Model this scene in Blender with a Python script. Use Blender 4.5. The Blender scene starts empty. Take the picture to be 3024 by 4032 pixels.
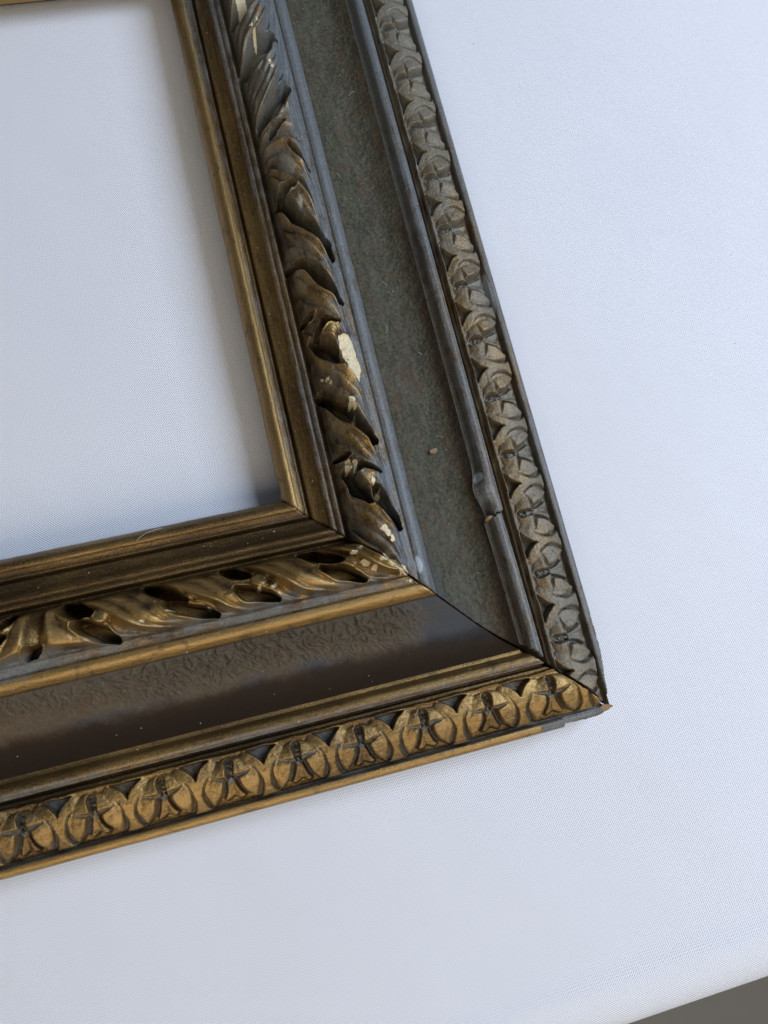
import bpy, math, random
import numpy as np
from mathutils import Matrix, Vector

MM = 0.001
scn = bpy.context.scene
col = scn.collection
random.seed(7)

# ------------------------------------------------------------------ camera
cam_d = bpy.data.cameras.new('camera')
cam = bpy.data.objects.new('camera', cam_d)
col.objects.link(cam)
CR = ((0.9654846711887919, -0.23527875043636237, 0.11172850707216242),
      (0.20798090968532745, 0.9546452400841383, 0.2130643254774521),
      (-0.1567905957190482, -0.1824729436870077, 0.9706288342699614))
CC = Vector((-7.39, -55.796, 251.826)) * MM
cam.matrix_world = Matrix.Translation(CC) @ Matrix(CR).transposed().to_4x4()
cam_d.sensor_fit = 'VERTICAL'
cam_d.sensor_height = 6.84
cam_d.sensor_width = 6.84
cam_d.lens = 6.84 * 3006.3 / 4032.0
cam_d.clip_start = 0.01
cam_d.clip_end = 50
cam_d.dof.use_dof = True
cam_d.dof.focus_distance = 0.247
cam_d.dof.aperture_fstop = 2.2
scn.camera = cam

# ------------------------------------------------------------------ light
world = bpy.data.worlds.new('World')
scn.world = world
world.use_nodes = True
bg = world.node_tree.nodes['Background']
bg.inputs[0].default_value = (0.80, 0.88, 1.0, 1)
bg.inputs[1].default_value = 0.13

def area(name, az, el, dist, sx, sy, power, color):
    ld = bpy.data.lights.new(name, 'AREA')
    ld.shape = 'RECTANGLE'; ld.size = sx; ld.size_y = sy
    ld.energy = power; ld.color = color
    o = bpy.data.objects.new(name, ld)
    col.objects.link(o)
    a, e = math.radians(az), math.radians(el)
    d = Vector((math.cos(a) * math.cos(e), math.sin(a) * math.cos(e), math.sin(e)))
    o.location = d * dist
    o.rotation_euler = d.to_track_quat('Z', 'Y').to_euler()
    return o
area('window_light', 4, 44, 1.1, 0.7, 0.6, 15.0, (0.68, 0.80, 1.0))
area('room_light', -96, 42, 1.4, 1.5, 0.9, 12.0, (1.0, 0.87, 0.70))

scn.view_settings.view_transform = 'Standard'
scn.view_settings.look = 'None'
scn.view_settings.exposure = 0.0
scn.view_settings.gamma = 1.0
scn.view_settings.use_curve_mapping = False
scn.render.engine = 'CYCLES'

# ------------------------------------------------------------------ numpy noise
def _hash(ix, iy, seed):
    n = (ix.astype(np.int64) * 374761393 + iy.astype(np.int64) * 668265263 + seed * 974634777) & 0x7fffffff
    n = ((n ^ (n >> 13)) * 1274126177) & 0x7fffffff
    n = n ^ (n >> 16)
    return (n & 0xffff) / 65535.0
def vnoise(x, y, seed=0):
    x, y = np.broadcast_arrays(np.asarray(x, float), np.asarray(y, float))
    ix = np.floor(x); iy = np.floor(y); fx = x - ix; fy = y - iy
    fx = fx * fx * (3 - 2 * fx); fy = fy * fy * (3 - 2 * fy)
    ix = ix.astype(int); iy = iy.astype(int)
    a = _hash(ix, iy, seed); b = _hash(ix + 1, iy, seed); c = _hash(ix, iy + 1, seed); d = _hash(ix + 1, iy + 1, seed)
    return ((a * (1 - fx) + b * fx) * (1 - fy) + (c * (1 - fx) + d * fx) * fy) * 2 - 1
def fbm(x, y, seed=0, oct=3):
    r = 0; a = 1.0; t = 0
    for i in range(oct):
        r = r + a * vnoise(x * 2 ** i, y * 2 ** i, seed + i * 17); t += a; a *= .5
    return r / t
def sst(e0, e1, x):
    t = np.clip((x - e0) / (e1 - e0), 0, 1)
    return t * t * (3 - 2 * t)

# ------------------------------------------------------------------ materials
class NT:
    def __init__(s, name):
        s.m = bpy.data.materials.new(name); s.m.use_nodes = True
        s.t = s.m.node_tree; s.b = s.t.nodes['Principled BSDF']; s.out = s.t.nodes['Material Output']
    def n(s, typ, **kw):
        nd = s.t.nodes.new(typ)
        for k, v in kw.items(): setattr(nd, k, v)
        return nd
    def put(s, sock, v):
        if isinstance(v, bpy.types.NodeSocket): s.t.links.new(v, sock)
        elif v is not None: sock.default_value = v
    def math(s, op, a, b=None, c=None, clamp=False):
        nd = s.n('ShaderNodeMath', operation=op, use_clamp=clamp)
        s.put(nd.inputs[0], a); s.put(nd.inputs[1], b); s.put(nd.inputs[2], c)
        return nd.outputs[0]
    def attr(s, name):
        nd = s.n('ShaderNodeAttribute', attribute_name=name)
        return nd
    def mapping(s, vec, scale):
        nd = s.n('ShaderNodeMapping'); s.put(nd.inputs[0], vec); nd.inputs['Scale'].default_value = scale
        return nd.outputs[0]
    def noise(s, vec, scale, detail=3, rough=.55, dist=0):
        nd = s.n('ShaderNodeTexNoise'); s.put(nd.inputs['Vector'], vec)
        nd.inputs['Scale'].default_value = scale; nd.inputs['Detail'].default_value = detail
        nd.inputs['Roughness'].default_value = rough; nd.inputs['Distortion'].default_value = dist
        return nd.outputs[0]
    def mix(s, f, a, b):
        nd = s.n('ShaderNodeMix', data_type='RGBA'); s.put(nd.inputs[0], f)
        s.put(nd.inputs[6], a); s.put(nd.inputs[7], b)
        return nd.outputs[2]
    def mixf(s, f, a, b):
        nd = s.n('ShaderNodeMix', data_type='FLOAT'); s.put(nd.inputs[0], f)
        s.put(nd.inputs[2], a); s.put(nd.inputs[3], b)
        return nd.outputs[0]
    def ramp(s, f, e0, e1):
        nd = s.n('ShaderNodeMapRange', interpolation_type='SMOOTHSTEP'); s.put(nd.inputs[0], f)
        nd.inputs[1].default_value = e0; nd.inputs[2].default_value = e1
        return nd.outputs[0]
    def bump(s, h, strength, dist, prev=None):
        nd = s.n('ShaderNodeBump'); s.put(nd.inputs['Height'], h)
        nd.inputs['Strength'].default_value = strength; nd.inputs['Distance'].default_value = dist
        if prev is not None: s.put(nd.inputs['Normal'], prev)
        return nd.outputs[0]

def rgb(r, g, b): return (r, g, b, 1)

def make_gilt():
    k = NT('aged_gilt')
    rc = k.attr('rc').outputs['Vector']            # (along, across, height) in mm
    streak = k.mapping(rc, (0.13, 1.0, 1.0))
    n1 = k.noise(streak, 0.9, 4, .6)
    n2 = k.noise(rc, 0.22, 4, .6, .4)
    n3 = k.noise(rc, 1.7, 4, .65)
    fine = k.noise(rc, 5.0, 3, .6)
    gold = k.math('ADD', k.attr('gold').outputs['Fac'],
                  k.math('ADD', k.math('MULTIPLY_ADD', n1, .7, -.35), k.math('MULTIPLY_ADD', n3, 1.1, -.55)))
    gold = k.ramp(gold, .1, 1.0)
    c = k.mix(gold, rgb(.080, .046, .018), rgb(.46, .29, .10))
    c = k.mix(k.math('MULTIPLY', k.ramp(n2, .56, .70), .55), c, rgb(.085, .055, .035))
    c = k.mix(k.math('MULTIPLY', k.ramp(fine, .36, .62), .45), k.mix(.5, c, rgb(.05, .032, .015)), c)
    dust = k.math('ADD', k.attr('dust').outputs['Fac'],
                  k.math('ADD', k.math('MULTIPLY_ADD', n1, .7, -.35), k.math('MULTIPLY_ADD', n2, .9, -.45)))
    dust = k.math('MULTIPLY', k.ramp(dust, .15, .95), .9)
    hue = k.math('ADD', k.attr('hue').outputs['Fac'], k.math('MULTIPLY_ADD', n2, .6, -.3))
    dcol = k.mix(k.ramp(hue, .1, .9), rgb(.112, .130, .138), rgb(.142, .122, .078))  # the cool grey holds dust and reflected window light as colour
    dcol = k.mix(k.ramp(n3, .3, .7), k.mix(.45, dcol, rgb(.04, .04, .04)), k.mix(.18, dcol, rgb(.3, .31, .3)))
    dcol = k.mix(k.math('MULTIPLY', k.ramp(k.noise(k.mapping(rc, (.05, 1.4, 1.4)), 1.6, 4, .7), .50, .68), .35), dcol, rgb(.045, .042, .038))
    c = k.mix(dust, c, dcol)
    spots = k.ramp(fine, .68, .74)
    c = k.mix(k.math('MULTIPLY', spots, .6), c, rgb(.03, .022, .014))
    ges = k.math('ADD', k.attr('gesso').outputs['Fac'], k.math('MULTIPLY_ADD', n3, .8, -.4))
    ges = k.ramp(ges, .47, .55)
    gcol = k.mix(k.ramp(n3, .35, .65), rgb(.52, .41, .23), rgb(.66, .58, .40))
    c = k.mix(ges, c, gcol)
    wax = k.ramp(k.math('ADD', k.attr('wax').outputs['Fac'], k.math('MULTIPLY_ADD', n3, .5, -.25)), .3, .75)
    c = k.mix(wax, c, rgb(.30, .34, .37))
    k.put(k.b.inputs['Base Color'], c)
    nometal = k.math('MAXIMUM', ges, wax)
    met = k.math('MULTIPLY', k.math('MULTIPLY_ADD', dust, -.75, .78), k.math('SUBTRACT', 1.0, nometal))
    k.put(k.b.inputs['Metallic'], met)
    r = k.math('ADD', k.math('MULTIPLY_ADD', n3, .22, .25), k.math('MULTIPLY', dust, .14))
    k.put(k.b.inputs['Roughness'], k.mixf(ges, r, .9))
    b1 = k.bump(n1, .35, .00035)
    b2 = k.bump(n3, .45, .0004, b1)
    b3 = k.bump(fine, .35, .00015, b2)
    k.put(k.b.inputs['Normal'], b3)
    return k.m

def make_cove():
    k = NT('textured_frieze')
    rc = k.attr('rc').outputs['Vector']
    n2 = k.noise(rc, .13, 5, .65, .8)
    n3 = k.noise(rc, .9, 4, .65)
    n4 = k.noise(k.mapping(rc, (.35, 1.0, 1.0)), .33, 4, .7, .6)
    fib = k.noise(rc, 1.25, 2, .5, 2.2)
    fib2 = k.noise(k.mapping(rc, (1.0, 1.6, 1.0)), 2.6, 3, .6, 1.5)
    c = k.mix(k.ramp(k.math('MULTIPLY_ADD', n4, .45, k.math('MULTIPLY', n3, .6)), .36, .72), rgb(.028, .026, .017), rgb(.092, .087, .058))
    c = k.mix(k.math('MULTIPLY', k.attr('hue').outputs['Fac'], .75), c, k.mix(n3, rgb(.052, .036, .022), rgb(.118, .088, .056)))
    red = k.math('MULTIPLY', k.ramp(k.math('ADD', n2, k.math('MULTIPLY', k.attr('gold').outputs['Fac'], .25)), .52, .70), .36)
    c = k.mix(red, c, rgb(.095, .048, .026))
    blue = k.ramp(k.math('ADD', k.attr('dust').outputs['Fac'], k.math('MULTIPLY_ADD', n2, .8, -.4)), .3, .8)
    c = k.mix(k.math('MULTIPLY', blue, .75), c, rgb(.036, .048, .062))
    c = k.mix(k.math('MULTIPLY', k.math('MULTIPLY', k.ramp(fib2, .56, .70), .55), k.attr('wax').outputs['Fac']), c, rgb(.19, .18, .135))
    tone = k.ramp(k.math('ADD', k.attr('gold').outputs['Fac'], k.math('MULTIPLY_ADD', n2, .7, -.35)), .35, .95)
    c = k.mix(k.math('MULTIPLY', tone, .85), c, rgb(.020, .012, .007))  # dark tone: brown stain, and shade put into the base colour
    k.put(k.b.inputs['Base Color'], c)
    k.put(k.b.inputs['Metallic'], .05); k.put(k.b.inputs['Specular IOR Level'], k.mixf(k.attr('wax').outputs['Fac'], .08, .22))
    rel = k.attr('wax').outputs['Fac']
    k.put(k.b.inputs['Roughness'], k.mixf(rel, .42, .56))
    bp = k.n('ShaderNodeBump'); k.put(bp.inputs['Height'], fib); bp.inputs['Distance'].default_value = .0011
    k.put(bp.inputs['Strength'], k.math('MULTIPLY_ADD', rel, .45, .06))
    bp2 = k.n('ShaderNodeBump'); k.put(bp2.inputs['Height'], fib2); bp2.inputs['Distance'].default_value = .0005
    k.put(bp2.inputs['Strength'], k.math('MULTIPLY_ADD', rel, .55, .12)); k.put(bp2.inputs['Normal'], bp.outputs[0])
    k.put(k.b.inputs['Normal'], bp2.outputs[0])
    return k.m

def make_plain(name, c, rough=.8, scale=300., var=.5):
    k = NT(name)
    tc = k.n('ShaderNodeTexCoord').outputs['Object']
    n = k.noise(tc, scale, 4, .6)
    k.put(k.b.inputs['Base Color'], k.mix(n, rgb(*[v * (1 - var) for v in c]), rgb(*[v * (1 + var) for v in c])))
    k.put(k.b.inputs['Roughness'], rough)
    k.put(k.b.inputs['Normal'], k.bump(n, .4, .0004))
    return k.m

def make_cloth():
    k = NT('white_woven_cloth')
    tc = k.n('ShaderNodeTexCoord').outputs['Object']
    wob = k.noise(tc, 60, 4, .6)
    sp = k.n('ShaderNodeSeparateXYZ'); k.put(sp.inputs[0], tc)
    P = 2 * math.pi / .00084
    x = k.math('ADD', k.math('MULTIPLY', sp.outputs[0], P), k.math('MULTIPLY', wob, 9))
    y = k.math('ADD', k.math('MULTIPLY', sp.outputs[1], P), k.math('MULTIPLY', wob, 7))
    sx = k.math('SINE', x); sy = k.math('SINE', y)
    h = k.math('ADD', k.math('MULTIPLY', k.math('MULTIPLY', sx, sy), .5), k.math('MULTIPLY', sy, .28))
    big = k.noise(tc, 9, 3, .5)
    fuzz = k.noise(tc, 1500, 2, .6)
    c = k.mix(big, rgb(.60, .61, .65), rgb(.68, .685, .71))
    c = k.mix(k.math('MULTIPLY_ADD', h, .42, .3), c, rgb(.79, .79, .81))
    k.put(k.b.inputs['Base Color'], c)
    k.put(k.b.inputs['Roughness'], .8)
    k.put(k.b.inputs['Sheen Weight'], .5); k.b.inputs['Sheen Roughness'].default_value = .35
    b = k.bump(h, .7, .00030)
    b = k.bump(fuzz, .2, .0002, b)
    k.put(k.b.inputs['Normal'], b)
    return k.m

M_GILT = make_gilt()
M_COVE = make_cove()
M_WOOD = make_plain('old_bare_wood', (.060, .038, .022), .8)
M_TAN = make_plain('fresh_split_wood', (.22, .14, .07), .8)
M_CLOTH = make_cloth()
M_FLOOR = make_plain('grey_brown_floor', (.19, .165, .135), .7, 6., .15)
M_TABLE = make_plain('brown_table_wood', (.16, .10, .06), .6, 30., .3)
M_LINT = make_plain('pale_lint', (.62, .60, .56), .9, 200., .1)
M_DARK = make_plain('grey_lint', (.28, .28, .30), .9, 200., .1)

# ------------------------------------------------------------------ mesh helpers
def build(name, V, F, mat, parent=None, attrs=None, smooth=True, normals=None):
    """V (n,3) in mm, F (m,4) or list of polygons"""
    me = bpy.data.meshes.new(name)
    V = np.asarray(V, float) * MM
    if isinstance(F, np.ndarray):
        m, kk = F.shape
        me.vertices.add(len(V)); me.vertices.foreach_set('co', V.ravel())
        me.loops.add(m * kk); me.loops.foreach_set('vertex_index', F.ravel().astype(np.int32))
        me.polygons.add(m); me.polygons.foreach_set('loop_start', np.arange(0, m * kk, kk, dtype=np.int32))
        me.update(calc_edges=True)
    else:
        me.from_pydata([tuple(v) for v in V], [], [tuple(int(i) for i in f) for f in F]); me.update()
    me.polygons.foreach_set('use_smooth', np.full(len(me.polygons), smooth))
    if attrs:
        for k, a in attrs.items():
            a = np.asarray(a, np.float32)
            if a.ndim == 2:
                at = me.attributes.new(k, 'FLOAT_VECTOR', 'POINT'); at.data.foreach_set('vector', a.ravel())
            else:
                at = me.attributes.new(k, 'FLOAT', 'POINT'); at.data.foreach_set('value', a.ravel())
    if normals is not None:
        me.normals_split_custom_set_from_vertices([tuple(n) for n in normals])
    me.materials.append(mat)
    o = bpy.data.objects.new(name, me)
    col.objects.link(o)
    if parent is not None: o.parent = parent
    return o

def tag(o, label=None, cat=None, group=None, kind=None):
    if label: o['label'] = label
    if cat: o['category'] = cat
    if group: o['group'] = group
    if kind: o['kind'] = kind
    return o

def empty(name, loc=(0, 0, 0), parent=None):
    o = bpy.data.objects.new(name, None); col.objects.link(o)
    o.location = Vector(loc) * MM; o.empty_display_size = .02
    if parent is not None: o.parent = parent
    return o

# ------------------------------------------------------------------ floor, table, cloth
def floor():
    o = build('floor', [(-3000, -3000, -760), (3000, -3000, -760), (3000, 3000, -760), (-3000, 3000, -760)], [(0, 1, 2, 3)], M_FLOOR, smooth=False)
    tag(o, kind='structure')
floor()

CLOTH_X = (-430.0, 430.0); FOLD_Y = -168.0; FOLD_R = 20.0; CLOTH_TOP = 470.0
def cloth_z(x, y):
    return -0.75 + (.55 * fbm(x / 85.0, y / 60.0, 3, 2) + .2 * fbm((x + y * .5) / 16.0, y / 40., 8, 2)) * sst(FOLD_Y - 5, FOLD_Y + 20, y)
def tablecloth():
    # path across: flat part, rounded fold, hanging skirt
    path = [(y, 0.0) for y in np.arange(CLOTH_TOP, FOLD_Y, -4.0)]
    for a in np.linspace(0, math.pi / 2, 14):
        path.append((FOLD_Y - FOLD_R * math.sin(a), -FOLD_R * (1 - math.cos(a))))
    for z in np.arange(-FOLD_R - 6, -240, -8.0): path.append((FOLD_Y - FOLD_R, z))
    path = np.array(path)
    xs = np.arange(CLOTH_X[0], CLOTH_X[1] + .1, 4.0)
    X, I = np.meshgrid(xs, np.arange(len(path)))
    Y = path[I, 0].copy(); Z = path[I, 1].copy()
    flat = Y > FOLD_Y
    Z = np.where(flat, cloth_z(X, Y), Z - .35)
    down = np.clip(-(Z + FOLD_R) / 200.0, 0, 1)
    Y = Y - down * (6 + 10 * np.sin(X / 38.0 + .6 * np.sin(X / 90.0)))
    V = np.stack([X, Y, Z], -1).reshape(-1, 3)
    n = len(xs); m = len(path)
    i = np.arange(m - 1)[:, None] * n + np.arange(n - 1)[None, :]
    F = np.stack([i, i + n, i + n + 1, i + 1], -1).reshape(-1, 4)
    o = build('tablecloth', V, F, M_CLOTH)
    md = o.modifiers.new('thickness', 'SOLIDIFY'); md.thickness = .0006; md.offset = -1
    tag(o, 'white finely woven cloth spread flat under the frame, folding over the table edge', 'tablecloth')
tablecloth()

def table():
    t = empty('table', (0, 150, -760))
    def box(name, x0, x1, y0, y1, z0, z1):
        v = [(x, y, z) for z in (z0, z1) for y in (y0, y1) for x in (x0, x1)]
        f = [(0, 2, 3, 1), (4, 5, 7, 6), (0, 1, 5, 4), (2, 6, 7, 3), (0, 4, 6, 2), (1, 3, 7, 5)]
        v = [(a, b - 150, c + 760) for a, b, c in v]
        o = build(name, v, f, M_TABLE, t, smooth=False)
        bv = o.modifiers.new('edge', 'BEVEL'); bv.width = .012 if name == 'table_top' else .003; bv.segments = 3
    box('table_top', -426, 426, -182, 466, -32, -1.9)
    for x in (-390, 345):
        for y in (-150, 390):
            box('leg', x, x + 45, y, y + 45, -760, -32.5)
    tag(t, 'brown wooden table hidden under the white cloth', 'table')
table()

# ------------------------------------------------------------------ the frame
W_OPEN = 160.0; H_OPEN = 202.2       # the opening, mm
SEGS = [  # d0 z0 d1 z1 bulge kind
 (0, 10.6, 4.6, 13.4, 1.9, 'r'), (4.6, 13.4, 6.9, 12.9, -.3, 's'), (6.9, 12.9, 7.75, 11.4, 0, 's'), (7.75, 11.4, 8.4, 13.2, 0, 's'),
 (8.4, 13.2, 12.6, 15.4, -.4, 's'), (12.6, 15.4, 13.0, 16.5, 0, 's'), (13.0, 16.5, 14.5, 16.8, .2, 's'), (14.5, 16.8, 14.85, 16.0, 0, 's'),
 (14.85, 16.0, 15.2, 16.8, 0, 's'), (15.2, 16.8, 16.8, 17.1, .25, 's'), (16.8, 17.1, 17.15, 13.0, 0, 's'), (17.15, 13.0, 18.0, 12.6, 0, 's'),
 (18.0, 12.6, 33.4, 18.4, 7.2, 'r'), (33.4, 18.6, 35.8, 17.9, -.1, 's'), (35.8, 17.9, 36.1, 17.35, 0, 's'), (36.1, 17.35, 36.45, 17.9, 0, 's'),
 (36.45, 17.9, 40.6, 15.9, 1.0, 's'), (40.6, 15.9, 40.9, 15.0, 0, 's'), (40.9, 15.0, 42.0, 14.8, .1, 's'),
 (42.0, 14.8, 63.4, 12.6, -3.9, 'c'), (63.4, 12.6, 64.6, 12.6, -.1, 's'), (64.6, 12.6, 66.4, 16.1, .9, 's'), (66.4, 16.1, 68.9, 15.5, .45, 's'), (68.9, 15.7, 69.25, 14.9, .1, 's'), (69.25, 14.9, 69.5, 11.6, 0, 's'), (69.5, 11.6, 70.0, 11.7, 0, 's'), (70.0, 11.7, 70.25, 13.5, 0, 's'),
 (70.25, 13.5, 71.2, 13.6, .1, 's'), (71.2, 13.6, 72.4, 12.5, 0, 's'), (72.4, 12.5, 86.3, 8.9, 1.3, 's'), (86.3, 8.9, 86.75, 8.4, 0, 's'), (86.75, 8.4, 87.15, 10.5, 0, 's'),
 (87.15, 10.5, 87.6, 11.1, .1, 's'), (87.6, 11.1, 89.7, 10.5, .3, 's'), (89.7, 10.5, 90.0, 9.7, .1, 's'), (90.0, 9.7, 90.3, 6.0, 0, 's')]
def prof(d):
    d = np.asarray(d, float); z = np.full(d.shape, 10.6)
    for d0, z0, d1, z1, b, kd in SEGS:
        m = (d >= d0) & (d <= d1)
        t = (d[m] - d0) / (d1 - d0)
        sh = np.sqrt(np.clip(1 - (2 * t - 1) ** 2, 0, 1)) if kd == 'r' else np.sin(np.pi * t)
        if kd == 'c': sh = np.sin(np.pi * t ** 1.25)
        if kd == 'r': sh = .6 * sh + .4 * np.sin(np.pi * t)
        z[m] = z0 + (z1 - z0) * t + b * sh
    return z

class Rail:
    """s runs away from the near right-hand corner (d across from the sight edge outwards)"""
    def __init__(r, kind, length, seed):
        r.kind = kind; r.L = length; r.seed = seed
    def xyz(r, s, d, z):
        if r.kind == 'bottom': return np.stack([-s, -d, z], -1)
        if r.kind == 'right': return np.stack([d, s, z], -1)
        if r.kind == 'far': return np.stack([-s, H_OPEN + d, z], -1)
        return np.stack([-W_OPEN - d, s, z], -1)
    def gap(r, d):
        g = .17 + .0056 * d + .14 * vnoise(d / 2.3, 0.5, 5) + .16 * vnoise(d / .9, 0.5, 9 + r.seed) + .10 * vnoise(d / .35, 0.5, 19 + r.seed)
        return np.clip(g, .06, 1)
    def lo(r, d): return -d + r.gap(d)
    def hi(r, d): return r.L + d - r.gap(d)

R_BOT = Rail('bottom', W_OPEN, 1)
R_RIGHT = Rail('right', H_OPEN, 2)
R_FAR = Rail('far', W_OPEN, 3)
R_LEFT = Rail('left', H_OPEN, 4)

# ---- carved leaf band -------------------------------------------------
# furrows / holes: ((s, d) points, half width, depth)
HOLES = {
 'right': [
  ([(153.6, 20.5), (158.5, 26), (163.4, 32.0)], 3.0, 5.5), ([(128.2, 20.7), (135, 26.5), (142.6, 33)], 2.7, 5.5),
  ([(123.2, 22.2), (126, 28)], .8, 2.5), ([(118, 27.8), (111.4, 32.8)], 1.0, 3.5),
  ([(99.4, 20.6), (102.2, 23), (102.7, 26.6)], 1.3, 4.5), ([(98.7, 21.0), (91, 25.3), (82.2, 32.0), (77.2, 32.9)], 2.1, 6.0),
  ([(77.3, 18.6), (72.2, 24.3), (64.8, 29.8), (60.3, 32.5)], 2.0, 6.0), ([(55.9, 18.3), (57.8, 22.3)], .9, 3.0),
  ([(47.5, 21.0), (50.8, 22.4), (53.3, 25.1), (51.4, 30.2)], 1.0, 4.5), ([(47.9, 20.6), (43, 24.0), (38.2, 28.7)], 2.4, 6.0),
  ([(29.7, 19.8), (20.3, 25.8), (11.9, 32.9)], 2.3, 6.2), ([(8.6, 19.2), (7.7, 23.4)], .9, 3.2),
  ([(1.6, 20.8), (3.6, 26.0), (1.2, 31.0)], .9, 4.5), ([(2.9, 21.1), (-3, 23.0), (-8.8, 26.2)], 1.9, 5.5),
  ([(-4.3, 28.7), (-11, 31.2), (-17.8, 33.2)], 1.7, 5.0), ([(174, 20), (184, 32.5)], 2.4, 5.5), ([(199, 20), (210, 32.5)], 2.4, 5.5)],
 'bottom': [
  ([(65.4, 25.8), (60, 29.2), (54.6, 32.0)], 1.9, 5.5), ([(70.2, 19.2), (66, 21.5), (61.8, 23.0)], 1.9, 5.0),
  ([(45.8, 18.9), (40, 22.0), (33.9, 25.4)], 1.7, 5.0), ([(39.4, 25.3), (33, 29.2), (26.8, 32.3)], 1.7, 5.5),
  ([(79.8, 32.7), (75.4, 30.4)], 1.3, 4.5), ([(86.6, 21.6), (82.0, 19.8)], 1.7, 4.0), ([(88.5, 27), (84.2, 25.6)], 1.4, 3.5),
  ([(23.1, 19.0), (19, 20.8), (15.3, 22.5)], 1.4, 4.2), ([(19.0, 25.9), (13.5, 28.9), (8.4, 31.6)], 1.6, 5.2),
  ([(-1.5, 19.2), (-7, 21.8), (-12.9, 24.4)], 1.5, 4.8), ([(-7.4, 25.6), (-13.5, 28.6), (-19.5, 31.6)], 1.4, 5.0),
  ([(96, 26), (103, 31)], 1.8, 5.0), ([(110, 20), (118, 30)], 1.9, 5.0)],
}
for kd, L in (('far', W_OPEN), ('left', H_OPEN)):
    HOLES[kd] = [([(s, 20), (s - 11, 32)], 2.0, 5.0) for s in np.arange(0, L + 20, 24.0)]
KNOBS = {  # (s, d, radius, height)
 'right': [(97.4, 25.6, 3.3, 2.0), (49.2, 26.0, 3.4, 2.2), (.2, 26.2, 3.6, 2.2), (-5.5, 30.2, 1.8, 1.2), (147, 23.5, 3.2, 1.0), (112, 26, 4, .8),
           (22, 29, 4, 1.0), (70, 29.5, 4, 1.0)],
 'bottom': [(58.5, 24.6, 2.6, 1.6), (31, 23.5, 2.6, 1.2), (12.2, 24.8, 2.3, 1.4), (-14.8, 26.4, 2.4, 1.0), (36, 30.8, 2.2, 1.2), (12, 29.8, 2, .8)],
 'far': [], 'left': []}
FLIP = {'right': 122.0, 'bottom': 76.0, 'far': -500.0, 'left': -500.0}
FURROW = {  # phase of every furrow: one leaf lies between two of them
 'right': [-40, -24, -6, 22, 43, 70, 90, 107.5, 122, 137, 160, 183, 206, 230, 262],
 'bottom': [-40, -17, 8.5, 32, 57, 76, 95, 114, 137, 160, 183, 206], }
FURROW['far'] = list(np.arange(-40, W_OPEN + 50, 22.0)); FURROW['left'] = list(np.arange(-40, H_OPEN + 50, 22.0))

def seg_dist(S, D, p, q):
    ax, ay = q[0] - p[0], q[1] - p[1]
    t = np.clip(((S - p[0]) * ax + (D - p[1]) * ay) / (ax * ax + ay * ay), 0, 1)
    return np.hypot(S - p[0] - t * ax, D - p[1] - t * ay), t

def leaf_phase(r, S, D):
    fl = FLIP[r.kind]
    k = -1.35 * (D - 26.0) - .42 * np.clip(D - 29.5, 0, None) ** 2 + .10 * np.clip(22 - D, 0, None) ** 2
    sgn = np.where(S < fl, 1.0, -1.0)
    return S - sgn * k * sst(0, 14, np.abs(S - fl))

def leaf_relief(r, S, D):
    """height to add to the torus of the leaf band, and the leaf index"""
    sd = r.seed * 31
    wS = S + 1.0 * vnoise(S / 9., D / 8., sd + 1); wD = D + .8 * vnoise(S / 9., D / 8., sd + 2)
    ph = leaf_phase(r, wS, wD)
    fur = np.array(FURROW[r.kind])
    idx = np.clip(np.searchsorted(fur, ph) - 1, 0, len(fur) - 2)
    wid = fur[idx + 1] - fur[idx]
    t = (ph - fur[idx]) / wid
    env = sst(18.0, 20.5, D) * (1 - sst(30.5, 33.6, D))
    u = np.where(S < FLIP[r.kind], t, 1 - t)                 # 0 at the tucked side, 1 at the free edge
    # blade: hollow near the neighbour, swelling to a rolled free edge that drops steeply
    blade = -2.2 + 4.0 * np.sin(np.pi * np.clip(u * .62, 0, 1)) ** .8 - 3.2 * sst(.84, 1.0, u) + .5 * np.exp(-((u - .84) / .06) ** 2)
    # three or four flutes per leaf, fanning from the base
    nfl = np.round(wid / 6.3)
    w = (D - 18) / 16.0
    q = u * nfl + .55 * w * (u - .5) + .25 * vnoise(S / 10., D / 10., sd + 3)
    fl = np.abs(np.sin(np.pi * q))
    flute = 1.15 * (fl ** .75 - .68) * sst(.0, .2, u) * (1 - sst(.86, .95, u))
    rel = blade + flute + .16 * fbm(S / 2.2, D / 2.2, sd + 5, 3)
    # inner ends of the leaves roll over in lobes
    lobe = np.exp(-((D - 20.6) / 1.3) ** 2) * (.9 * np.abs(np.sin(np.pi * q)) - .3)
    rel = (rel + lobe) * env
    # leaf tips running out on to the outer slope
    tip = sst(29.5, 32.5, D) * (1 - sst(33.5, 35.8, D))
    rel = rel + tip * .22 * np.sin(2 * np.pi * ph / 13.0)
    for s0, d0, rad, h in KNOBS[r.kind]:
        qq = np.hypot((wS - s0) / 1.15, wD - d0) / rad
        rel = np.where(qq < 1, np.maximum(rel, h * np.sqrt(np.clip(1 - qq * qq, 0, 1)) + rel * .25), rel)
    for pts, w0, dep in HOLES[r.kind]:
        best = np.full(S.shape, 99.0)
        n = len(pts) - 1
        for i in range(n):
            dd, tt = seg_dist(wS, wD, pts[i], pts[i + 1])
            g = (i + tt) / n
            ww = (1.3 + .10 * np.sin(g * 11.0 + w0 * 7)) * w0 * (.35 + .65 * np.sin(np.pi * np.clip(.12 + .80 * g, 0, 1)))
            best = np.minimum(best, dd / ww)
        cut = 1 - sst(.64, 1.08, best)
        rel = rel + np.exp(-((best - 1.32) / .22) ** 2) * .75 * env
        rel = rel * (1 - cut) + cut * (-dep * 1.55 - .8)
    return rel, idx

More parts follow.
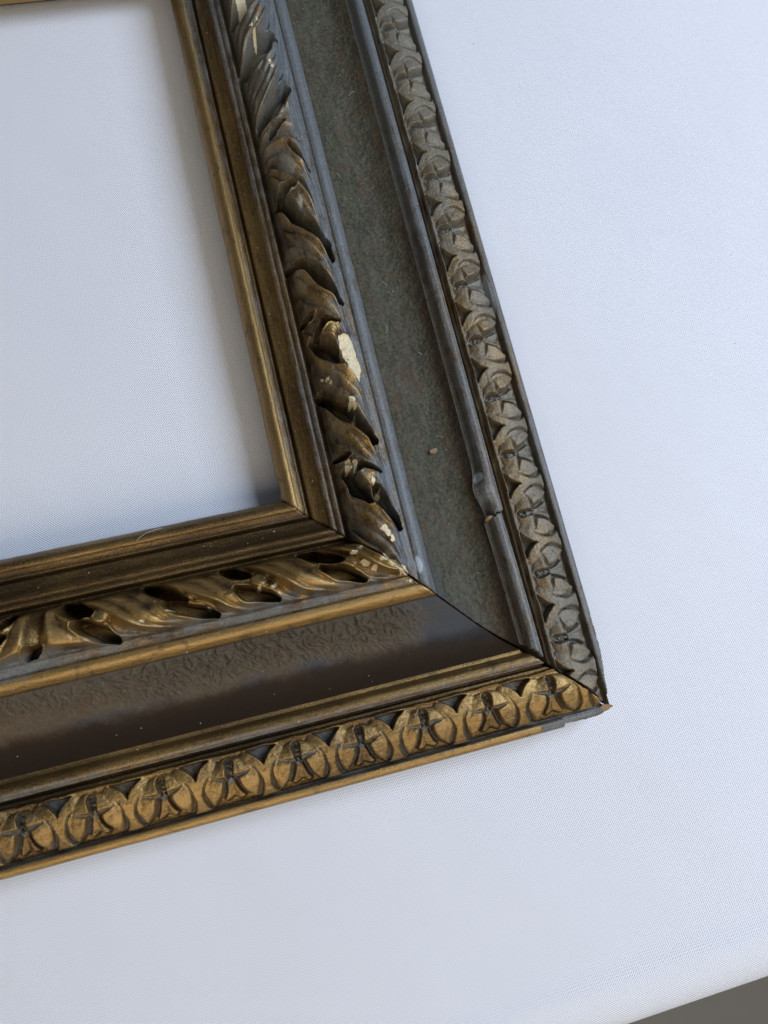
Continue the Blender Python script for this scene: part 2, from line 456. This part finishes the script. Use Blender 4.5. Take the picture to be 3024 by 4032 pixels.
# ---- tongue-and-dart band --------------------------------------------
STEM = {
 'bottom': [-68.6 - 20.6, -68.6, -47.8, -27.3, -7.4, 11.7, 31.8, 51.0, 70.4, 89.6, 109, 128.6, 148, 168, 188, 208, 228, 248],
 'right': [-62.9 - 21, -62.9, -41.7, -21.6, -1.3, 18.9, 40.1, 60.8, 82.4, 102.9, 123.9, 145.0, 166.2, 187, 208, 229, 250, 271, 292],
}
STEM['far'] = list(np.arange(-95, W_OPEN + 115, 20.5)); STEM['left'] = list(np.arange(-95, H_OPEN + 115, 20.5))

def tongue_relief(r, S, D):
    st = np.array(STEM[r.kind])
    mid = (st[1:] + st[:-1]) / 2
    idx = np.searchsorted(mid, S)
    P = 20.3
    U = S - st[idx]
    nxt = np.where(U >= 0, np.clip(idx + 1, 0, len(st) - 1), np.clip(idx - 1, 0, len(st) - 1))
    half = np.abs(st[nxt] - st[idx]) / 2; half = np.where(half < 1, 10.2, half)
    U = U / half * 10.15
    U = U + .25 * vnoise(S / 3., D / 3., r.seed + 40); V = D - 71.2 + .25 * vnoise(S / 3., D / 3., r.seed + 41)
    A = np.abs(U)
    jit = _hash(idx, idx * 0 + 3, r.seed)                     # each cast a little different
    jit2 = _hash(idx, idx * 0 + 8, r.seed)
    ra, rb = 9.3, 8.3
    qa = np.hypot(A, (V - 10.2) * 1.1)                       # round leaf over the stem
    qb = np.hypot((10.15 - A), (V - 7.2))                    # hanging round leaf between two stems
    ha = 1.35 * np.sqrt(np.clip(1 - (qa / ra) ** 2, 0, 1)); hb = 1.0 * np.sqrt(np.clip(1 - (qb / rb) ** 2, 0, 1))
    inb = 1 - sst(rb - .45, rb + .35, qb)
    upper = 1 - sst(7.0, 9.5, V)
    z = (1.9 + np.maximum(ha, hb)) * np.maximum(upper, inb)
    def groove(z, dist, w, dep):
        return z - dep * np.exp(-(dist / w) ** 2) * sst(.3, 1.2, z)
    # notch: curved triangle between the tops of two leaves
    hw = 4.3 * np.clip((6.0 - V) / 4.8, 0, 1.1) ** 1.9
    nt = (1 - sst(-.45, .35, (10.15 - A) - hw)) * sst(.8, 1.5, V) * (1 - sst(5.2, 6.0, V))
    z = z * (1 - nt) + nt * (.1 + .25 * sst(3.5, 1.0, V))
    gm = nt.copy()
    def cut(z, gm, dist, w, dep):
        g = np.exp(-(dist / w) ** 2) * sst(.3, 1.0, z)
        return z - dep * g, np.maximum(gm, g)
    # dart: fish tail between two hanging leaves
    legx = 10.15 - np.sqrt(np.clip(rb ** 2 - (V - 7.2) ** 2, 0, None))
    between = (1 - sst(-.2, .3, A - legx)) * sst(7.6, 8.6, V)
    tail = 1 - sst(-.3, .2, V - (12.9 + .75 * np.minimum(A, 2.4) - .13 * A * A))
    z = z * (1 - between) + between * tail * (1.35 + .35 * sst(0, 1.8, A))
    # legs: from the stem along the edge of the hanging leaf
    z, gm = cut(z, gm, np.where((V > 7.4) & (V < 13.6), np.abs(qb - rb - .25), 9), .60, 1.4)
    # crescent at the foot, rising along the round leaf
    z, gm = cut(z, gm, np.where((V > 5.0) & (V < 14.6) & (A > 3.6), np.abs(qa - ra * .91), 9), .22 + .42 * sst(8.5, 13.0, V), 1.35 * (.3 + .7 * sst(6.5, 11.0, V)) * sst(5.0, 6.2, V))
    # stem slot with a rounded head
    d1, t1 = seg_dist(A, V, (0, 3.3), (0, 8.2))
    sl = 1 - sst(.72, 1.2, d1 / (1.3 - .4 * t1))
    z = z * (1 - sl) + sl * (.5 + .9 * t1 + .25 * vnoise(S / .6, D / .6, 77))
    # two short strokes left and right of it
    bx = 7.0 - .05 * (A - 1.5) ** 2 + (.8 * (jit - .5))
    taper = sst(5.6 + jit2, 2.6, A)
    z, gm = cut(z, gm, np.where((A > .6) & (A < 6.0), np.abs(V - bx), 9), .2 + .3 * taper, .9 * (.3 + .7 * taper))
    gm = np.maximum(gm, sl * .9)
    z = z + .12 * fbm(S / 1.6, D / 1.6, r.seed + 50, 3)
    end = sst(0.0, .9, V) * (1 - sst(15.0, 15.4, V + .0))
    return z * sst(-.1, .6, V) * (1 - sst(15.6, 16.0, V)) * np.where(V > 14.6, np.maximum(end, .0), 1), idx, gm

# ---- one continuous height for a whole rail ----------------------------
def poly_mask(S, D, pts):
    """signed inside distance (positive inside) of a polygon, roughly"""
    ins = np.zeros(S.shape, bool); dmin = np.full(S.shape, 99.0)
    n = len(pts)
    for i in range(n):
        (x1, y1), (x2, y2) = pts[i], pts[(i + 1) % n]
        dd, _ = seg_dist(S, D, (x1, y1), (x2, y2)); dmin = np.minimum(dmin, dd)
        c = ((y1 > D) != (y2 > D)) & (S < (x2 - x1) * (D - y1) / (y2 - y1 + 1e-9) + x1)
        ins ^= c
    return np.where(ins, dmin, -dmin)
CHIP = [(47.5, 29.0), (47.9, 32.1), (44.0, 33.7), (35.2, 34.1), (31.0, 32.5), (34.6, 30.3), (42.2, 27.8)]
GESSO = {  # (s, d, radius, strength)
 'right': [(-5.9, 30.0, 1.1, 1), (4.8, 22.6, 1.3, .9), (4.2, 24.5, .9, .8), (-2.4, 28.2, .9, .9), (-17.5, 28.4, .9, 1), (-19.5, 29.0, .9, 1), (-21.3, 30.0, .9, .9),
            (34.5, 20.8, .7, .8), (33.6, 22.0, .7, .8), (32.4, 23.4, .6, .8),
           (24.5, 27.8, 1.2, .95), (22.6, 28.4, .8, .9), (163.5, 25.5, .8, .95), (168, 27.5, .9, .95), (166, 25, .7, .9), (180.5, 23.8, 2.6, 1),
           (150.5, 29.0, 1.1, .62), (149, 28.6, 1.0, .62), (20.0, 28.6, .6, .9), (28.5, 45.0, .0, 0)],
 'bottom': [(-18.0, 22.6, .9, .7), (-20.2, 21.6, .8, .75),  (-20.6, 26.8, 1.0, .75),
            (-22.8, 28.8, .9, .7), (28.6, 28.8, .7, .75), (12.8, 27.4, .9, .65), (8.2, 27.4, .8, .65), (46.5, 29.0, .8, .6), (39.0, 27.6, .6, .75), (-33.2, 34.4, .9, .7)],
 'far': [], 'left': []}
WAX = {  # pale wax or filler smears: (s, d, half length, half width, strength)
 'right': [(58.4, 87.0, 10.5, .9, 1.3), (-30.5, 37.0, 4.0, 1.8, .9), (108, 72, 2, .8, .5), (-6.5, 64.8, 2.6, 1.6, .85), (-12.0, 65.2, 6.5, 2.2, .5), (-75, 86, 6, 1.2, .45)],
 'bottom': [(71, 50.5, .8, .5, 1), (61, 60.5, 4, .35, .6), (-79, 88, 9, 1.6, .36)], 'far': [], 'left': []}

def Zfull(r, S, D):
    z = prof(D)
    z = z + .10 * fbm(S / 22., D / 9., r.seed + 60, 2) + .05 * fbm(S / 3.5, D / 1.8, r.seed + 61, 2)
    a = dict()
    ges = np.zeros(S.shape); wax = np.zeros(S.shape)
    gS = S + .8 * fbm(S / 2.0, D / 2.0, 201, 2); gD = D + .8 * fbm(S / 2.0, D / 2.0, 207, 2)
    for s0, d0, rad, k in GESSO[r.kind]:
        if rad > 0:
            ges = np.maximum(ges, k * (1 - sst(.7, 1.25, np.hypot((gS - s0) * .8, (gD - d0) * 1.2) / rad)))
    for s0, d0, hl, hw, k in WAX[r.kind]:
        wax = np.maximum(wax, k * (1 - sst(.3, 1.1, np.hypot((S - s0) / hl, (D - d0) / hw))))
    if r.kind in ('right', 'bottom'):
        reg = np.exp(-((S + D) / 2.6) ** 2) * sst(25.5, 27, D) * (1 - sst(32.5, 34, D))
        ges = np.maximum(ges, .75 * reg)
    ges = sst(.42, .56, ges + .35 * fbm(S / .8, D / .8, 222, 3)); z = z - .35 * ges + .12 * ges * fbm(S / .5, D / .5, 223, 2)
    a['gesso'] = ges; a['wax'] = wax
    gold = np.full(S.shape, .30); dust = np.full(S.shape, .04); hue = np.full(S.shape, .4)
    def setv(arr, d0, d1, v, soft=.5):
        m = sst(d0 - soft, d0 + soft, D) * (1 - sst(d1 - soft, d1 + soft, D))
        return arr * (1 - m) + v * m
    big = fbm(S / 28., D / 12., r.seed + 70, 2)
    if r.kind in ('right', 'left'):
        gold = setv(gold, 0, 5, .75); gold = setv(gold, 8, 13, .55)
        dust = setv(dust, 4, 7.6, .32); dust = setv(dust, 12.6, 17.3, .48); dust = setv(dust, 17.3, 29, .68, 2)
        dust = setv(dust, 29, 36, .72, 2); dust = setv(dust, 35.8, 41, .85); dust = setv(dust, 63, 70, .66); dust = setv(dust, 70, 86.5, .62); dust = setv(dust, 86.5, 91, .62)  # dust here also carries the cool window reflection, put into the colour
        dust = dust + .22 * sst(60, 180, S) * sst(17, 19, D) + .18 * sst(110, 170, S)
        gold = gold - .15 * sst(110, 170, S) * (D > 5)
        hue = setv(hue, 17, 30, .75, 2); hue = setv(hue, 30, 41, .0, 1.5); hue = setv(hue, 63, 69.5, .1); hue = setv(hue, 69.5, 86.5, 1.05); hue = setv(hue, 86.5, 91, .35)
    else:
        gold = setv(gold, 0, 4.6, .55); gold = setv(gold, 18, 26, .48, 2); gold = setv(gold, 26.5, 32, .95, 1.5); gold = setv(gold, 36.3, 40.7, 1.0); gold = setv(gold, 63, 68, .62); gold = setv(gold, 71, 86, .55)
        gold = setv(gold, 87.4, 91, .95)
        dust = setv(dust, 29.5, 36.2, .55, 1.5); dust = setv(dust, 40.7, 42.2, .45); dust = setv(dust, 67.3, 69.4, .5); dust = setv(dust, 86.3, 87.5, .55)
        dust = dust + .35 * sst(70, 86, S) * sst(28, 32, D) * (1 - sst(36, 40, D))
    lf = sst(17, 19, D) * (1 - sst(34, 36, D))
    if r.kind == 'bottom':
        m = sst(-61, -66, S + 2 * fbm(S / 3., D / 2., 99, 2)) * sst(86.0, 86.8, D)
        dust = dust * (1 - m) + .85 * m; gold = gold * (1 - m); hue = hue * (1 - m) + .45 * m
    if r.kind == 'far': gold = setv(gold, -1, 5, 1.3)
    gold = gold + .25 * big + lf * .5 * fbm(S / 3.2, D / 3.2, r.seed + 75, 3); dust = dust - .15 * big - lf * .35 * fbm(S / 4.2, D / 4.2, r.seed + 77, 3)
    a['gold'] = gold; a['dust'] = dust; a['hue'] = hue
    return z, a

def grid_faces(ns, nd, flip):
    i = np.arange(ns - 1)[:, None] * nd + np.arange(nd - 1)[None, :]
    F = np.stack([i, i + 1, i + nd + 1, i + nd], -1)
    if flip: F = F[..., ::-1]
    return F

def band(r, name, dvals, ds, parent, mat=None, relief=None, smin=None, smax=None, dshift=None, owner=None, skirt=True, tweak=None):
    dv = np.asarray(dvals, float)
    lo = r.lo(dv); hi = r.hi(dv)
    if smin is not None: lo = np.maximum(lo, smin(dv))
    if smax is not None: hi = np.minimum(hi, smax(dv))
    ns = max(3, int((hi - lo).max() / ds))
    q = np.linspace(0, 1, ns)[:, None]
    S = lo[None, :] * (1 - q) + hi[None, :] * q
    D = np.broadcast_to(dv[None, :], S.shape).copy()
    Z, A = Zfull(r, S, D)
    own = None
    if relief is not None:
        Z, own = relief(r, S, D, Z, A)
    Dp = D if dshift is None else D + dshift(S, D)
    if tweak is not None:
        S, Dp, Z = tweak(S, Dp, Z)
    rc = np.stack([S + r.seed * 400.0, D, Z], -1)
    if skirt:
        S = np.concatenate([S[:1], S, S[-1:]]); Dp = np.concatenate([Dp[:1], Dp, Dp[-1:]])
        Z = np.concatenate([np.minimum(Z[:1] - 5, 8), Z, np.minimum(Z[-1:] - 5, 8)])
        rc = np.concatenate([rc[:1], rc, rc[-1:]])
        A = {k: np.concatenate([v[:1], v, v[-1:]]) for k, v in A.items()}
        if own is not None: own = np.concatenate([own[:1], own, own[-1:]])
        ns += 2
    V = r.xyz(S, Dp, Z)
    nd = len(dv)
    # orientation: normals must look up
    a = V[ns // 2, nd // 2]; e1 = V[ns // 2, nd // 2 + 1 if nd // 2 + 1 < nd else nd // 2 - 1] - a; e2 = V[ns // 2 + 1, nd // 2] - a
    sg = 1 if nd // 2 + 1 < nd else -1
    flip = (np.cross(e1, e2)[2] * sg) < 0
    F = grid_faces(ns, nd, flip)
    flat = V.reshape(-1, 3)
    att = {k: v.reshape(-1) for k, v in A.items()}; att['rc'] = rc.reshape(-1, 3)
    mat = mat or M_GILT
    if own is None:
        return [build(name, flat, F.reshape(-1, 4), mat, parent, att)]
    g1 = np.gradient(V, axis=1); g0 = np.gradient(V, axis=0)
    N = np.cross(g1, g0) * (-1 if flip else 1)
    N /= np.linalg.norm(N, axis=-1, keepdims=True) + 1e-12
    N = N.reshape(-1, 3)
    fo = own[:-1, :-1]
    out = []
    for k in np.unique(fo):
        fs = F[fo == k]
        used, inv_ = np.unique(fs.ravel(), return_inverse=True)
        if len(used) < 40: pass
        o = build(name, flat[used], inv_.reshape(-1, 4), mat, parent, {kk: v[used] for kk, v in att.items()}, normals=N[used])
        out.append(o)
    return out

def rel_leaf(r, S, D, Z, A):
    rel, idx = leaf_relief(r, S, D)
    edge = sst(17.6, 18.6, D) * (1 - sst(34.6, 35.6, D))
    if r.kind == 'right':
        m = poly_mask(S + .8 * fbm(S / 2., D / 2., 5, 2), D + .6 * fbm(S / 2., D / 2., 6, 2), CHIP)
        cm = sst(-.15, .25, m)
        rough = .45 * fbm(S / .9, D / .9, 91, 3)
        rel = rel * (1 - cm) + cm * (-.35 + 1.5 * rough)
        A['gesso'] = np.maximum(A['gesso'], cm * 1.3)
    rub_highlight = sst(.6, 2.6, rel) * edge  # leaf crests: rubbed gilding plus highlights put into the colour
    A['gold'] = A['gold'] + .45 * rub_highlight; A['dust'] = A['dust'] - .28 * rub_highlight
    Z = Z + rel * edge
    return Z, idx

def rel_tongue(r, S, D, Z, A):
    rel, idx, slot = tongue_relief(r, S, D)
    low = slot
    A['dust'] = A['dust'] + (.62 if r.kind in ('bottom', 'far') else .15) * np.maximum(slot, low)
    A['hue'] = A['hue'] - .35 * np.maximum(slot, low)
    A['gold'] = A['gold'] + .22 * sst(1.8, 2.4, rel)
    return Z + 1.4 * rel, idx

# ---- damage on the outer edges -----------------------------------------
def outer_tweak(r):
    def f(S, D, Z):
        lim = np.full(S.shape, 90.4)
        n = .35 * fbm(S / 1.1, S * 0 + 2.5, r.seed + 5, 3); n2 = .25 * vnoise(S / 4., S * 0, r.seed + 8)
        lim = lim + .22 * n2 - .15 * np.abs(n)
        if r.kind == 'bottom':
            m = sst(-71.2, -71.8, S) * (1 - sst(-85.6, -86.2, S))
            lim = np.where(m > 0, lim - m * (1.1 + 1.6 * n), lim)
            m2 = sst(-84.5, -86.5, S); lim = lim - m2 * (1.8 + .3 * n)
            Z = Z - 1.6 * m * sst(86.8, 87.4, D) + .5 * n * m
        if r.kind == 'right':
            m = sst(-58.0, -58.4, S) * (1 - sst(-61.5, -62, S)); lim = lim - m * (.8 + n)
            m = sst(-63, -64, S); lim = lim - m * (.6 + 1.6 * np.abs(n) + 1.9 * sst(-66, -84, S))
            m = sst(-83, -84, S); lim = lim - m * (.5 + 1.2 * n)
            m = sst(50, 49, S) * (1 - sst(46, 44, S)); lim = lim - .5 * m
        over = np.maximum(D - lim, 0)
        Z = Z - over * .9
        D = np.minimum(D, lim + over * .06)
        return S, D, Z
    return f

def lerp_d(a, b, step):
    n = max(2, int(round((b - a) / step)) + 1)
    return np.linspace(a, b, n)

def rail_body(r, parent_frame):
    """the wooden core: closed prism with mitred ends and a rebate under the sight edge"""
    top = [(.25, 9.4), (1.5, 10.2), (7.7, 9.4), (12, 12.0), (16.5, 12.4), (17.3, 5.0), (34, 5.0), (36.5, 13.0), (38, 14.4), (41, 13.0), (46, 9.0), (58, 6.5), (63, 9.6), (66, 12.0), (69, 11.0), (73, 10.0), (86, 6.6), (88.4, 8.0)]
    bot = [(88.2, 6.0), (84.5, .4), (7.0, .4), (7.0, 7.4), (.35, 7.4)]
    P = np.array(top + bot); n = len(P)
    V0 = r.xyz(r.lo(np.clip(P[:, 0], 0, 90)) + .05, P[:, 0], P[:, 1]); V1 = r.xyz(r.hi(np.clip(P[:, 0], 0, 90)) - .05, P[:, 0], P[:, 1])
    V = np.concatenate([V0, V1])
    F = [(i, (i + 1) % n, n + (i + 1) % n, n + i) for i in range(n)]
    F.append(tuple(range(n))[::-1]); F.append(tuple(range(n, 2 * n)))
    import bmesh
    o = build('rail', V, F, M_WOOD, parent_frame, smooth=False)
    bm = bmesh.new(); bm.from_mesh(o.data); bmesh.ops.recalc_face_normals(bm, faces=bm.faces); bm.to_mesh(o.data); bm.free()
    return o

def wrinkles(r, S, D):
    """hundreds of short raised folds pressed into the surface"""
    rg = np.random.RandomState(40 + r.seed)
    warm = r.kind in ('bottom', 'far')
    n, l0, l1, wd, amp = (1700, 2.0, 5.0, .40, 1.0) if warm else (3600, 1.0, 2.6, .30, .45)
    if r.kind in ('far', 'left'): n //= 6
    H = np.zeros(S.shape)
    srow = S[:, S.shape[1] // 2]; dcol = D[0]
    s_lo, s_hi = srow[0] - 8, srow[-1] + 8
    ss = rg.uniform(s_lo, s_hi, n); dd = rg.uniform(42.0, 55.0 if warm else 63.2, n)
    an = rg.normal(-.5 if warm else .3, .8, n); ln = rg.uniform(l0, l1, n); am = amp * rg.uniform(.4, 1, n); cv = rg.normal(0, .5, n)
    step = (srow[-1] - srow[0]) / (len(srow) - 1)
    for a, b, t, L, h, c in zip(ss, dd, an, ln, am, cv):
        R = L * .6 + .8
        j0, j1 = np.searchsorted(dcol, b - R), np.searchsorted(dcol, b + R)
        if j1 - j0 < 2: continue
        i0 = int((a - R - 14 - srow[0]) / step); i1 = int((a + R + 14 - srow[0]) / step)
        i0, i1 = max(i0, 0), min(i1, len(srow))
        if i1 - i0 < 2: continue
        X = S[i0:i1, j0:j1] - a; Y = D[i0:i1, j0:j1] - b
        ct, st = math.cos(t), math.sin(t)
        U = X * ct + Y * st; Vv = -X * st + Y * ct - c * (U / L) ** 2
        e = h * np.exp(-(Vv / wd) ** 2) * np.clip(1 - (2 * U / L) ** 2, 0, 1)
        H[i0:i1, j0:j1] = np.maximum(H[i0:i1, j0:j1], e)
    return H

def cove_attrs(r, S, D, Z, A):
    corner = np.exp(-((S + D) / 22.) ** 2)
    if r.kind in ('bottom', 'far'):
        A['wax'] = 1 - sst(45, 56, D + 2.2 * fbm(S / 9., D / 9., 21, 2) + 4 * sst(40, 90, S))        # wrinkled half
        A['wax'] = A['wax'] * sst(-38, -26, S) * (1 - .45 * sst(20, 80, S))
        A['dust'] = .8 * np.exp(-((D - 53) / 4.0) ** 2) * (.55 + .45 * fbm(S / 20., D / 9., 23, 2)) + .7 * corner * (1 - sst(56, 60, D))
        A['gold'] = .1 + .9 * sst(48, 58, D)  # outer half darkened: painted shade along with brown staining
    else:
        A['wax'] = np.full(S.shape, .62) - .2 * corner
        A['dust'] = .42 * corner * (1 - sst(54, 60, D)) + .18 * (1 - sst(42, 45, D))
        A['gold'] = .1 + .7 * sst(57, 63, D) * (1 - .6 * sst(60, 120, S)) + .08 * (1 - sst(0, 90, S))
    A['hue'] = np.full(S.shape, 1.0 if r.kind in ('bottom', 'far') else 0.0)
    Z = Z + wrinkles(r, S, D) * A['wax'] + .05 * fbm(S / .7, D / .7, 35, 2) * A['wax']
    return Z, None

frame = empty('picture_frame', (0, 0, 0))
tag(frame, 'antique gilt picture frame with carved leaf and tongue borders and mitred corners', 'picture frame')

def make_rail(r, fine):
    k = 1.0 if fine else 2.5
    body = rail_body(r, frame)
    lipn = lambda S, D, Z: (S, D + np.where(D < 1.2,  .12 * fbm(S / 3., S * 0, r.seed + 3, 3) + .35 * sst(.55, .75, vnoise(S / 4.5, S * 0 + .5, r.seed + 13)), 0), np.where(D <= 0.0, 7.6, Z))
    band(r, 'sight_edge', np.concatenate([[.0], lerp_d(.02, 7.75, .22 * k)]), 1.0 * k, body, tweak=lipn)
    # the sight edge's own vertical face
    band(r, 'inner_fillet', lerp_d(7.75, 17.3, .18 * k), 1.2 * k, body)
    band(r, 'acanthus_leaf', lerp_d(17.3, 35.8, .27 * k), .36 * k, body, relief=rel_leaf)
    band(r, 'ridge_fillet', lerp_d(35.8, 40.9, .15 * k), .9 * k, body)
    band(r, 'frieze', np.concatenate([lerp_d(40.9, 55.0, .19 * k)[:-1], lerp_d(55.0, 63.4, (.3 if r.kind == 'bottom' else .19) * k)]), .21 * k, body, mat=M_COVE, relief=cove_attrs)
    if r.kind == 'right':
        def brk(S, D): return -1.0 * np.exp(-np.clip(-20.5 - S, 0, None) / 17.0)
        def bulge(S, D): return -1.7 * np.exp(-((S + 10.5) / 5.0) ** 2) * (1 - sst(63.4, 69.2, D))
        def lump(S, D, Z):
            g = np.exp(-((S + 10.0) / 5.0) ** 2)
            Z = Z + g * .9 * np.sin(np.pi * np.clip((D - 60.5) / 8.7, 0, 1)) + g * .25 * fbm(S / 2., D / 2., 71, 3)
            return S, D, Z
        def ends(S, D, Z):                                   # splintered ends
            return S + .5 * fbm(D / .7, S * 0, 81, 3) * np.exp(-np.abs(S + 22)) , D, Z + .45 * np.exp(-np.clip(-20.5 - S, 0, None) / 6.0)
        d = lerp_d(63.4, 69.6, .15 * k)
        band(r, 'bead', d, .5, body, smin=lambda dv: -19.6 + .25 * (dv - 66) + .5 * vnoise(dv / .6, dv * 0, 4), dshift=bulge, tweak=lump)
        band(r, 'bead', d, .5, body, smin=lambda dv: -dv + 2.4 + .5 * vnoise(dv / .7, dv * 0, 6), smax=lambda dv: -20.6 + .4 * vnoise(dv / .6, dv * 0, 8) + .3 * (dv - 66), dshift=brk, tweak=ends)
        # split wood shows where the bead snapped
        a = np.linspace(0, 2 * math.pi, 15)[:-1]
        cv = [(63.9 + 1.25 * math.cos(t) + .1 * math.sin(5 * t), -20.35 + .55 * math.sin(t), 15.6 + .5 * math.cos(t) * .4) for t in a]
        lo = [(x + .2, y - .5, 12.6) for x, y, z in cv]
        cen = [(64.0, -20.3, 16.0)]
        n = len(cv)
        F = [(2 * n, i, (i + 1) % n) for i in range(n)] + [(i, n + i, n + (i + 1) % n, (i + 1) % n) for i in range(n)]
        o = build('split_wood', cv + lo + cen, F, M_TAN, body); o['label'] = 'tan split wood at the snapped bead end'
    else:
        band(r, 'bead', lerp_d(63.4, 69.6, .15 * k), .9 * k, body)
    band(r, 'groove', lerp_d(69.6, 71.2, .2 * k), .9 * k, body)
    band(r, 'carved_tongue', lerp_d(71.2, 86.3, .22 * k), .24 * k, body, relief=rel_tongue)
    band(r, 'outer_edge', np.concatenate([lerp_d(86.3, 90.0, .16 * k), [90.1, 90.2, 90.3]]), .3 * k, body, tweak=outer_tweak(r),
         smin=(lambda dv: np.where(dv > 86.6, -85.6 + .5 * vnoise(dv / .5, dv * 0, 3), -999.0)) if r.kind == 'bottom' else ((lambda dv: np.where(dv > 87.0, -84.0 + .6 * vnoise(dv / .5, dv * 0, 5), -999.0)) if r.kind == 'right' else None))
    return body

b = make_rail(R_BOT, True); b['label'] = 'bottom rail with warm gold tone'
b = make_rail(R_RIGHT, True); b['label'] = 'right rail with cool window sheen put into its grey dust colour, and a snapped bead'
make_rail(R_FAR, False)
make_rail(R_LEFT, False)

# bare wood tip left standing at the broken outer corner of the bottom rail
tip = [(84.4, -87.1, 9.6), (85.8, -86.4, 10.2), (87.3, -86.7, 10.3), (88.9, -87.6, 9.8), (86.6, -88.6, 9.4), (84.4, -88.8, 8.9),
       (84.4, -87.2, 5), (85.6, -86.8, 5), (86.8, -86.9, 5), (88.0, -87.6, 6), (86.2, -88.2, 5), (84.5, -88.4, 5)]
o = build('split_wood', tip, [(0, 5, 4, 3, 2, 1)] + [(i, (i + 1) % 6, 6 + (i + 1) % 6, 6 + i) for i in range(6)] + [(6, 7, 8, 9, 10, 11)], M_TAN, frame, smooth=False)
o['label'] = 'tan splinter at the broken outer corner'

# ------------------------------------------------------------------ loose things
def flake():
    v = [(51.3, 6.5), (53.6, 6.9), (53.8, 5.7), (52.4, 5.1), (51.2, 5.5)]
    zz = 11.35
    V = [(x, y, zz) for x, y in v] + [(x, y, zz + .5 + .1 * (i % 2)) for i, (x, y) in enumerate(v)]
    n = 5
    F = [tuple(range(n))[::-1], tuple(range(n, 2 * n))] + [(i, (i + 1) % n, n + (i + 1) % n, n + i) for i in range(n)]
    o = build('paint_flake', V, F, M_TAN, smooth=False)
    tag(o, 'tiny tan flake lying on the dull grey-green frieze of the frame', 'flake')
flake()

def lint():
    """specks and short fibres of dust caught on the frame"""
    rnd = random.Random(11); V = []; F = []
    def fibre(p, a, L, bend, rad=.045):
        n = 5; base = len(V)
        for i in range(n):
            t = i / (n - 1); ang = a + bend * t
            c = (p[0] + math.cos(ang) * L * t, p[1] + math.sin(ang) * L * t, p[2] + .12 + .2 * math.sin(math.pi * t))
            for q in range(3):
                w = 2 * math.pi * q / 3
                V.append((c[0] - math.sin(ang) * rad * math.cos(w), c[1] + math.cos(ang) * rad * math.cos(w), c[2] + rad * math.sin(w)))
        for i in range(n - 1):
            for q in range(3):
                F.append((base + i * 3 + q, base + i * 3 + (q + 1) % 3, base + (i + 1) * 3 + (q + 1) % 3, base + (i + 1) * 3 + q))
    def speck(p, rad):
        base = len(V)
        for dx, dy, dz in ((1, 0, 0), (-1, 0, 0), (0, 1, 0), (0, -1, 0), (0, 0, 1), (0, 0, -1)):
            k = rad * rnd.uniform(.7, 1.3); V.append((p[0] + dx * k, p[1] + dy * k, p[2] + .05 + dz * k * .7))
        for a, b_, c in ((0, 2, 4), (2, 1, 4), (1, 3, 4), (3, 0, 4), (2, 0, 5), (1, 2, 5), (3, 1, 5), (0, 3, 5)):
            F.append((base + a, base + b_, base + c))
    for i in range(150):
        right = rnd.random() < .72
        d = rnd.choice([rnd.uniform(43, 62), rnd.uniform(36, 41), rnd.uniform(43, 62), rnd.uniform(64, 68.5), rnd.uniform(9, 12)])
        if right:
            s = rnd.uniform(-d + 2, 190); x, y = d, s
        else:
            s = rnd.uniform(-d + 2, 100); x, y = -s, -d
        z = float(prof(np.array([d]))[0])
        if rnd.random() < .14 and 40 < d < 62: fibre((x, y, z), rnd.uniform(0, 6.28), rnd.uniform(1.0, 3.2), rnd.uniform(-.9, .9))
        else: speck((x, y, z), rnd.uniform(.07, .2))
    o = build('dust_specks', V, F, M_LINT, smooth=True)
    tag(o, 'pale dust specks and short lint fibres caught on the frame', 'dust', kind='stuff')
lint()

def cloth_specks():
    base = [(-.45, .3), (.4, .35), (.5, -.25), (-.3, -.4)]
    for k, (x, y, sc) in enumerate([(113.9, 170.0, .8), (190.7, 62.5, .6), (179.7, 26.6, .6), (-37.8, 147.1, .6), (-11.4, 115.0, .5)]):
        a = k * 1.3
        z0 = float(cloth_z(np.array([x]), np.array([y]))[0]) + .02
        P = [(x + sc * (u * math.cos(a) - v * .6 * math.sin(a)), y + sc * (u * math.sin(a) + v * .6 * math.cos(a)), z0) for u, v in base]
        P.append((x, y, z0 + .3 * sc))
        o = build('lint_crumb', P, [(3, 2, 1, 0), (0, 1, 4), (1, 2, 4), (2, 3, 4), (3, 0, 4)], M_DARK, smooth=False)
        if k == 0: tag(o, 'largest grey lint crumb on the cloth outside the frame, close to its right rail', 'crumb', 'lint crumbs on the cloth')
        elif k < 3: tag(o, 'tiny grey lint crumb on the open cloth, well away from the frame', 'crumb', 'lint crumbs on the cloth')
        else: tag(o, 'tiny grey lint crumb on the cloth inside the frame opening', 'crumb', 'lint crumbs on the cloth')
cloth_specks()

def hair():
    pts = [(-45.6, -3.9, 15.2), (-44.4, -3.0, 15.4), (-42.2, -2.1, 15.3), (-39.8, -1.6, 15.0), (-37.6, -1.5, 14.9)]
    V = []; F = []
    for i, (x, y, z) in enumerate(pts):
        for q in range(4):
            w = math.pi / 2 * q
            V.append((x, y + .05 * math.cos(w), z + .05 * math.sin(w)))
    for i in range(len(pts) - 1):
        for q in range(4): F.append((i * 4 + q, i * 4 + (q + 1) % 4, i * 4 + 4 + (q + 1) % 4, i * 4 + 4 + q))
    o = build('hair', V, F, M_LINT)
    tag(o, 'single pale hair lying across the gold sight edge of the frame', 'hair')
hair()
